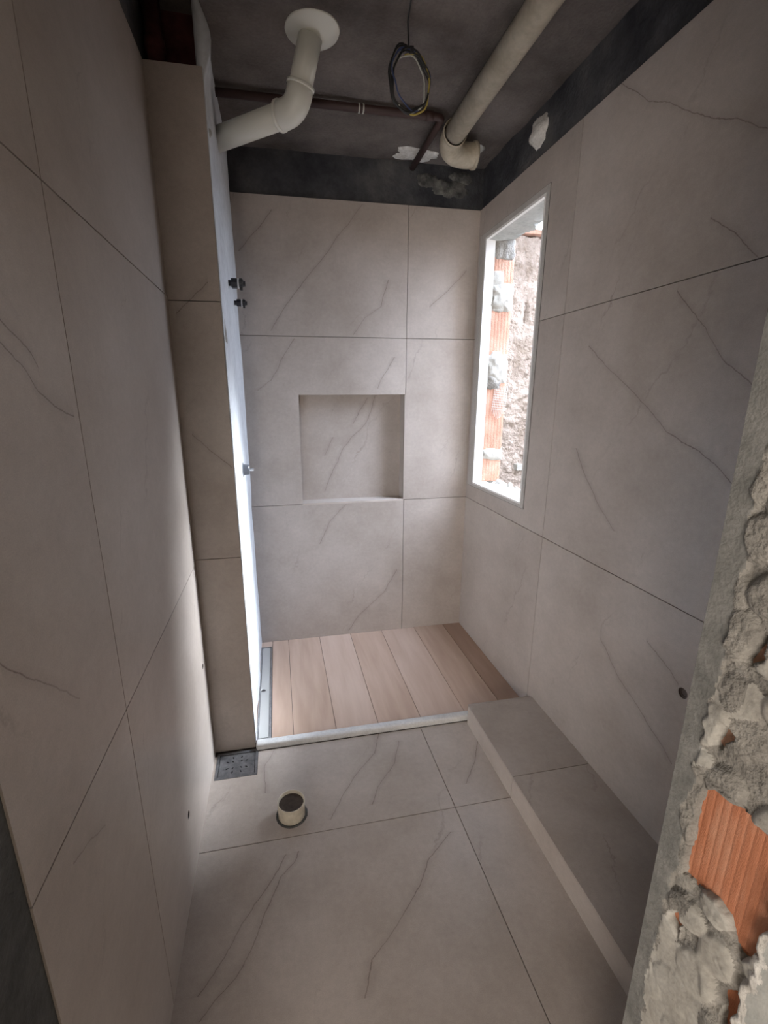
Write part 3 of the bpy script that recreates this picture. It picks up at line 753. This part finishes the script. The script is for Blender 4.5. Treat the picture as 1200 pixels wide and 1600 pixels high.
# exposed bricks: windows in the mortar sheet
expo = [[(.452, .968), (.435, .985), (.325, .992), (.325, .84), (.352, .775), (.362, .775), (.378, .815), (.402, .820), (.415, .815), (.455, .800)],
        [(.362, .69), (.345, .72), (.335, .64), (.352, .60)],
        [(.452, 1.055), (.440, 1.095), (.428, 1.085), (.444, 1.05)],
        [(.432, 1.20), (.418, 1.245), (.412, 1.215)], [(.425, 1.395), (.405, 1.455), (.395, 1.42)], [(.46, .70), (.445, .735), (.44, .68)]]
EX = np.zeros_like(H)
for e in expo: EX = np.maximum(EX, seg_poly_mask(e, .003, wb1*.55))
# broken recess below the large brick and its rim
H = H+.006*np.clip(1-np.abs(EX-.5)*4, 0, 1)
FL = seg_poly_mask([(.462, .66), (.40, .71), (.372, .62), (.39, .40), (.47, .35), (.475, .60)], .012, wb1)
H = H*(1-.72*FL)+.005*FL
H = H*(1-EX) - .030*EX
# plaster of the next room wraps the near edge
pl_edge = .336+.014*(vnoise((2, nb), (1, 60), rng)[0]-.5)+.010*(vnoise((2, nb), (1, 160), rng)[0]-.5)+np.clip((Z-.90)/.25, 0, 1)*-.10
P_ = np.clip((pl_edge[None]-Y[:, None])/.003, 0, 1)
H = H*(1-P_)+P_*(.013+.0015*(vnoise((na, nb), (6, 50), rng)-.5))
vx = XD-.006-H
verts = np.stack([vx, YY, ZZ], -1).reshape(-1, 3)
faces = [(i*nb+j, (i+1)*nb+j, (i+1)*nb+j+1, i*nb+j+1) for i in range(na-1) for j in range(nb-1)]
# material slots: 0 rough mortar, 1 pale lumps, 2 smooth cement band, 3 skim plaster, 4 white broken edge
mi = np.zeros((na, nb), int)
mi[(lump > .0025) & (lid < .80)] = 1
greyz = vnoise((na, nb), (4, 24), rng) < .30; mi[greyz] = 0
mi[bm_ > .5] = 2
lowp = seg_poly_mask([(.452, .66), (.395, .70), (.375, .62), (.40, .45), (.46, .40), (.47, .60)], .003, wb1) > .5; mi[lowp] = 1; pass
mi[P_ > .5] = 3
rim = (np.abs(P_-.5) < .499) | ((pl_edge[None]-Y[:, None] > 0) & (pl_edge[None]-Y[:, None] < .015)); mi[rim & (ZZ < .95)] = 4
me = bpy.data.meshes.new('mortar_face'); me.from_pydata(verts.tolist(), [], faces); me.update()
idx = mi[:-1, :-1].reshape(-1).astype(np.int32)
for m_ in (M_MORT, M_MORTL, M_CEM, M_PLASTG, M_WPATCH): me.materials.append(m_)
me.polygons.foreach_set('material_index', idx); me.polygons.foreach_set('use_smooth', np.ones(len(faces), bool))
o = bpy.data.objects.new('mortar_face', me); COL.objects.link(o); o.parent = wf; o['label'] = 'lumpy broken mortar face with a smooth grey cement edge'
# the clay blocks behind it
for k in range(10):
    z0 = .015+.198*k-.008
    if k == 4: hollow_brick(wf, XD+.001, XD+.048, .275, .462, .785, .990, face='x', mat=M_BRICK, n=16, depth=.0005)
    else: hollow_brick(wf, XD+.004, XD+.048, .275, .462, z0, z0+.186, face='x', mat=M_BRICKP if k != 3 else M_BRICK, n=12, depth=.0008)

# ------------------------------------------------------------------ the room behind the camera
b = box_bm(-1.75, -1.6, -2.8, .5, -.16, ZC+.15); struct('wall_next_left', b, M_PLASTG, 'plain plaster wall of the next room')
b = box_bm(1.36, 1.62, -2.8, .27, -.16, ZC+.15); struct('wall_next_right', b, M_PLASTG, 'plain plaster wall of the next room, right side')
b = box_bm(-1.75, 1.62, -2.95, -2.8, -.16, ZC+.15); struct('wall_next_back', b, M_PLASTG, 'plain plaster wall of the next room, far side')
b = box_bm(-1.6, XL-.205, .27, YN, -.16, ZC+.15); struct('wall_next_front', b, M_PLASTG, 'door wall of the next room, left side')

# ------------------------------------------------------------------ pipes under the ceiling
t = thing('vent_pipe', 'white plastic pipe with an elbow dropping from a round ceiling flange', 'pipe', (.185, 1.886, ZC))
b = bmesh.new(); lathe(b, [(.0001, -.001), (.088, -.001), (.093, -.004), (.090, -.011), (.058, -.016), (.043, -.024), (.0001, -.024)], (.187, 1.888, ZC+.004), (0, 0, 1), 40)
fl = finish('flange', b, M_PVCW, t, smooth=True)
E0, E1, E2 = Vector((.180, 1.890, ZC-.02)), Vector((.125, 1.935, 2.535)), Vector((-.175, 2.165, 2.525))
d1 = (E1-E0).normalized(); d2 = (E2-E1).normalized()
b = bmesh.new(); tube(b, [E0, E1-d1*.05], .041, 28); finish('drop_pipe', b, M_PVCW, t, smooth=True)
b = bmesh.new(); tube(b, [E1+d2*.05, E2], .041, 28); finish('side_pipe', b, M_PVCW, t, smooth=True)
b = bmesh.new(); pts = [E1-d1*.075, E1-d1*.045]+bez(E1-d1*.045, E1, E1+d2*.045, 8)[1:]+[E1+d2*.075]
tube(b, pts, [.0465]*len(pts), 28)
for c_, d_ in ((E1-d1*.075, d1), (E1+d2*.063, d2)):
    lathe(b, [(.046, 0), (.0495, .001), (.0495, .010), (.046, .012)], c_, d_, 28)
finish('elbow', b, M_PVCW, t, smooth=True)

t = thing('brown_pipe', 'thin dark brown pipe clipped along the ceiling across the shower', 'pipe', (.3, 2.23, ZC-.025))
zb_ = ZC-.026
b = bmesh.new()
P0, P1, P2 = Vector((-.175, 2.235, zb_)), Vector((.778, 2.235, zb_)), Vector((.778, 2.69, zb_))
tube(b, [P0, P1-Vector((.03, 0, 0))]+bez(P1-Vector((.03, 0, 0)), P1, P1+Vector((0, .03, 0)), 6)[1:]+[P2], .0155, 16)
finish('pipe_run', b, M_BROWN, t, smooth=True)
b = bmesh.new(); lathe(b, [(.016, 0), (.019, .001), (.019, .035), (.016, .036)], (.70, 2.235, zb_), (1, 0, 0), 16); finish('coupling', b, M_BROWN, t, smooth=True)
for dx in (0, .018):
    b = bmesh.new(); lathe(b, [(.0158, 0), (.0175, .0005), (.0175, .006), (.0158, .0065)], (.405+dx, 2.235, zb_), (1, 0, 0), 16)
    finish('clamp', b, M_WWHT, t, smooth=True)

t = thing('waste_pipe', 'thick beige waste pipe along the ceiling ending in an elbow at the corner', 'pipe', (.85, 1.6, ZC-.056))
zp = ZC-.058
A0, A1 = Vector((.846, .52, zp)), Vector((.852, 2.30, zp))
b = bmesh.new(); tube(b, [A0, A1], .047, 28); finish('pipe_run', b, M_PVCB, t, smooth=True)
e0, e1, e2 = A1-Vector((0, .03, 0)), Vector((.862, 2.43, zp-.022)), Vector((1.00, 2.425, zp-.010))
pts = [e0]+bez(A1, e1, e2, 12)+[e2+Vector((.012, -.002, 0))]
b = bmesh.new(); tube(b, pts, .0525, 28, caps=False)
lathe(b, [(.0525, 0), (.0575, .001), (.0575, .016), (.047, .016), (.045, -.04)], e2+Vector((.002, 0, 0)), (1, -.02, .05), 28)
lathe(b, [(.0525, 0), (.056, .001), (.056, .014), (.050, .015)], e0-Vector((0, .004, 0)), (0, 1, 0), 28)
finish('elbow', b, M_PVCB, t, smooth=True)
b = bmesh.new(); lathe(b, [(.0001, 0), (.046, 0)], e2-Vector((.03, 0, 0)), (1, 0, 0), 28); finish('dark_bore', b, M_HOLE, t)

# coil of cable hanging from the ceiling
t = thing('electrical_cable', 'coiled electrical cable hanging from the ceiling in loose loops', 'cable', (.49, 1.80, 2.74))
cc = Vector((.503, 1.80, 2.588)); rg = random.Random(4)
def loop(r1, r2, ph, turns, off, tilt, mat, tail=None, rad=.0026):
    pts = []
    n = int(40*turns)
    for i in range(n+1):
        a = ph+2*PI*turns*i/n
        w_ = 1+.05*math.sin(3*a+ph)+.03*math.sin(7*a)
        x = off[0]+r1*w_*math.cos(a); z = off[1]+r2*w_*math.sin(a); y = .010*math.sin(a*1.3+ph)+.005*i/n
        pts.append(cc+Vector((x*math.cos(tilt)-z*math.sin(tilt), y+x*.25, x*math.sin(tilt)+z*math.cos(tilt))))
    if tail: pts = tail+pts
    b = bmesh.new(); tube(b, pts, rad, 8); return finish('wire', b, mat, t, smooth=True)
top = Vector((.49, 1.80, ZC+.003))
loop(.075, .090, PI/2, 2.0, (0, 0), .05, M_WBLK, [Vector((.475, 1.60, ZC-.002)), Vector((.478, 1.70, ZC-.008)), Vector((.487, 1.77, ZC-.016)), Vector((.497, 1.795, ZC-.040))], .0030)
loop(.068, .082, PI/2+.3, 1.9, (.006, -.004), -.08, M_WBLK)
loop(.073, .085, .2, 1.4, (.010, .004), .10, M_WBLU)
loop(.066, .086, -1.9, 0.62, (.012, -.006), .0, M_WYEL, rad=.0028)
loop(.062, .078, -2.3, 0.9, (-.004, -.012), .12, M_WWHT, rad=.0022)
b = bmesh.new(); lathe(b, [(.0001, 0), (.010, 0), (.010, .012), (.0001, .012)], cc+Vector((.0, -.002, .083)), (1, 0, .1), 10); finish('tie', b, M_BLACK, t)

# ------------------------------------------------------------------ shower valves on the white wall
def valve(y, z, s, label, mats=(M_DARKM, M_TAPE)):
    t = thing('valve', label, 'valve', (XS, y, z), None)
    X0 = XS+.001
    b = bmesh.new(); lathe(b, [(.013*s, 0), (.013*s, .012*s), (.020*s, .013*s), (.021*s, .016*s), (.021*s, .034*s), (.019*s, .037*s)], (X0, y, z), (1, 0, 0), 6, True)
    finish('body', b, M_DARKM, t)
    b = bmesh.new(); lathe(b, [(.0192*s, .038*s), (.0205*s, .039*s), (.0205*s, .043*s), (.0185*s, .044*s)], (X0, y, z), (1, 0, 0), 20, True); finish('washer', b, mats[1], t)
    b = bmesh.new(); lathe(b, [(.016*s, .044*s), (.017*s, .058*s), (.012*s, .060*s), (.010*s, .070*s)], (X0, y, z), (1, 0, 0), 16, True); finish('neck', b, M_BLACK, t)
    b = bmesh.new(); box_bm(X0+.046*s, X0+.062*s, y-.026*s, y+.026*s, z+.001, z+.013*s, b, bevel=.002)
    box_bm(X0+.046*s, X0+.058*s, y-.006*s, y+.006*s, z-.026*s, z+.02*s, b, bevel=.002); finish('wing', b, M_BLACK, t)
    return t
valve(2.165, 2.012, 1.0, 'black shower valve stem, upper of the two close ones on the white wall')
valve(2.44, 1.985, .85, 'smaller black valve stem on the white wall nearer the back wall')
t = thing('mixer_outlet', 'grey metal mixer outlet with a thin pin, lowest fitting on the white wall', 'valve', (XS, 2.19, 1.215))
b = bmesh.new(); lathe(b, [(.033, 0), (.033, .004), (.026, .006), (.024, .030), (.022, .032)], (XS+.001, 2.19, 1.215), (1, 0, 0), 28, True); finish('body', b, simple('grey_metal', (.22, .23, .26), .35, .6), t)
b = bmesh.new(); lathe(b, [(.007, .032), (.007, .052), (.005, .053)], (XS+.001, 2.19, 1.215), (1, 0, 0), 14, True); finish('spindle', b, M_CHROME, t)

# ------------------------------------------------------------------ outside: the light well
YO = 3.40
def stucco():
    rng = np.random.default_rng(20)
    x0, x1, z0, z1 = XO-.06, 3.1, -.6, 2.66
    nx, nz = 150, 280
    H = .030*(vnoise((nx, nz), (8, 14), rng)-.5)+.030*(vnoise((nx, nz), (30, 55), rng)-.5)+.022*(vnoise((nx, nz), (75, 140), rng)-.5)
    X = np.linspace(x0, x1, nx); Z = np.linspace(z0, z1, nz)
    zt = z1+.010*(vnoise((nx, 2), (30, 1), rng)[:, 0]-.5)
    V = []
    gx = np.abs(X-1.905)
    for i in range(nx):
        for j in range(nz):
            h = H[i, j]
            if gx[i] < .010 and 2.08 < Z[j] < 2.22: h -= .05
            V.append((X[i], YO-h, Z[j] if j < nz-1 else zt[i]))
    F = [(i*nz+j, (i+1)*nz+j, (i+1)*nz+j+1, i*nz+j+1) for i in range(nx-1) for j in range(nz-1)]
    k = len(V)
    for i in range(nx): V.append((X[i], YO+.15, z1))
    for i in range(nx): V.append((X[i], YO+.15, z0))
    for i in range(nx-1):
        F.append((i*nz+nz-1, (i+1)*nz+nz-1, k+i+1, k+i)); F.append((k+i, k+i+1, k+nx+i+1, k+nx+i))
    me = bpy.data.meshes.new('wall_neighbour'); me.from_pydata(V, [], F); me.update()
    for p in me.polygons: p.use_smooth = True
    me.materials.append(M_STUCCO); o = bpy.data.objects.new('wall_neighbour', me); COL.objects.link(o)
    return tag(o, 'rough cream stucco wall beyond the window', kind='structure')
wn = stucco()
b = bmesh.new(); box_bm(XO-.06, 3.12, YO-.045, YO+.16, 2.668, 2.700, b, bevel=.004); finish('coping', b, M_BRICKP, wn)
# small grey box low on the stucco wall
b = bmesh.new(); box_bm(1.895, 1.955, YO-.05, YO+.01, .955, 1.005, b, bevel=.003); finish('ledge_stone', b, M_MORTL, wn)
# outer face of our own wall past the window
b = box_bm(XO-.06, XO-.03, YB+.2, YO+.0, -.6, ZC+.15); ow = struct('wall_outer', b, M_MORTL, 'outer face of the house wall in the light well')
# white corrugated sheet above the stucco wall
t = thing('corrugated_roof', 'bright white corrugated sheet above the cream stucco wall', 'roof', (2.2, 3.7, 2.8))
bm = bmesh.new(); prev = None
nz = 128
for j in range(nz+1):
    q = j/nz; zz = 2.72+.90*q+.012*math.cos(j*PI/4); yy = 3.50+1.5*q
    row = (bm.verts.new((1.30, yy, zz)), bm.verts.new((3.4, yy, zz)), bm.verts.new((1.30, yy+.003, zz-.004)), bm.verts.new((3.4, yy+.003, zz-.004)))
    if prev: bm.faces.new((prev[0], prev[1], row[1], row[0])); bm.faces.new((prev[2], row[2], row[3], prev[3]))
    prev = row
finish('sheet', bm, M_ROOFW, t, smooth=True)
b = bmesh.new(); tube(b, [(1.30, 3.54, 2.70), (3.4, 3.54, 2.70)], .018, 10); tube(b, [(1.30, 4.9, 3.52), (3.4, 4.9, 3.52)], .02, 10); finish('rail', b, M_MORTL, t)
# concrete eave added out of view above the light well to shade the stucco
b = box_bm(XO-.06, 3.3, 2.50, 3.34, 3.02, 3.12); struct('shade_slab', b, M_CONC, 'concrete eave added out of view to shade the stucco wall')
# ground and the sunlit house across
b = box_bm(XO-.06, 3.3, -3, YO+.2, -.75, -.6); struct('ground_outside', b, M_MORTL, 'paved ground of the light well')
struct('wall_shade', box_bm(XO-.06, 3.3, .1, .3, -.6, 4.2), M_STUCCO, 'tall end wall added out of view to shade the stucco wall')  # unseen end wall added to cut the skylight on the stucco
fac = struct('wall_across', box_bm(3.1, 3.3, -3, YO+.2, -.6, 2.2), M_STUCCO, 'cream wall on the far side of the light well')
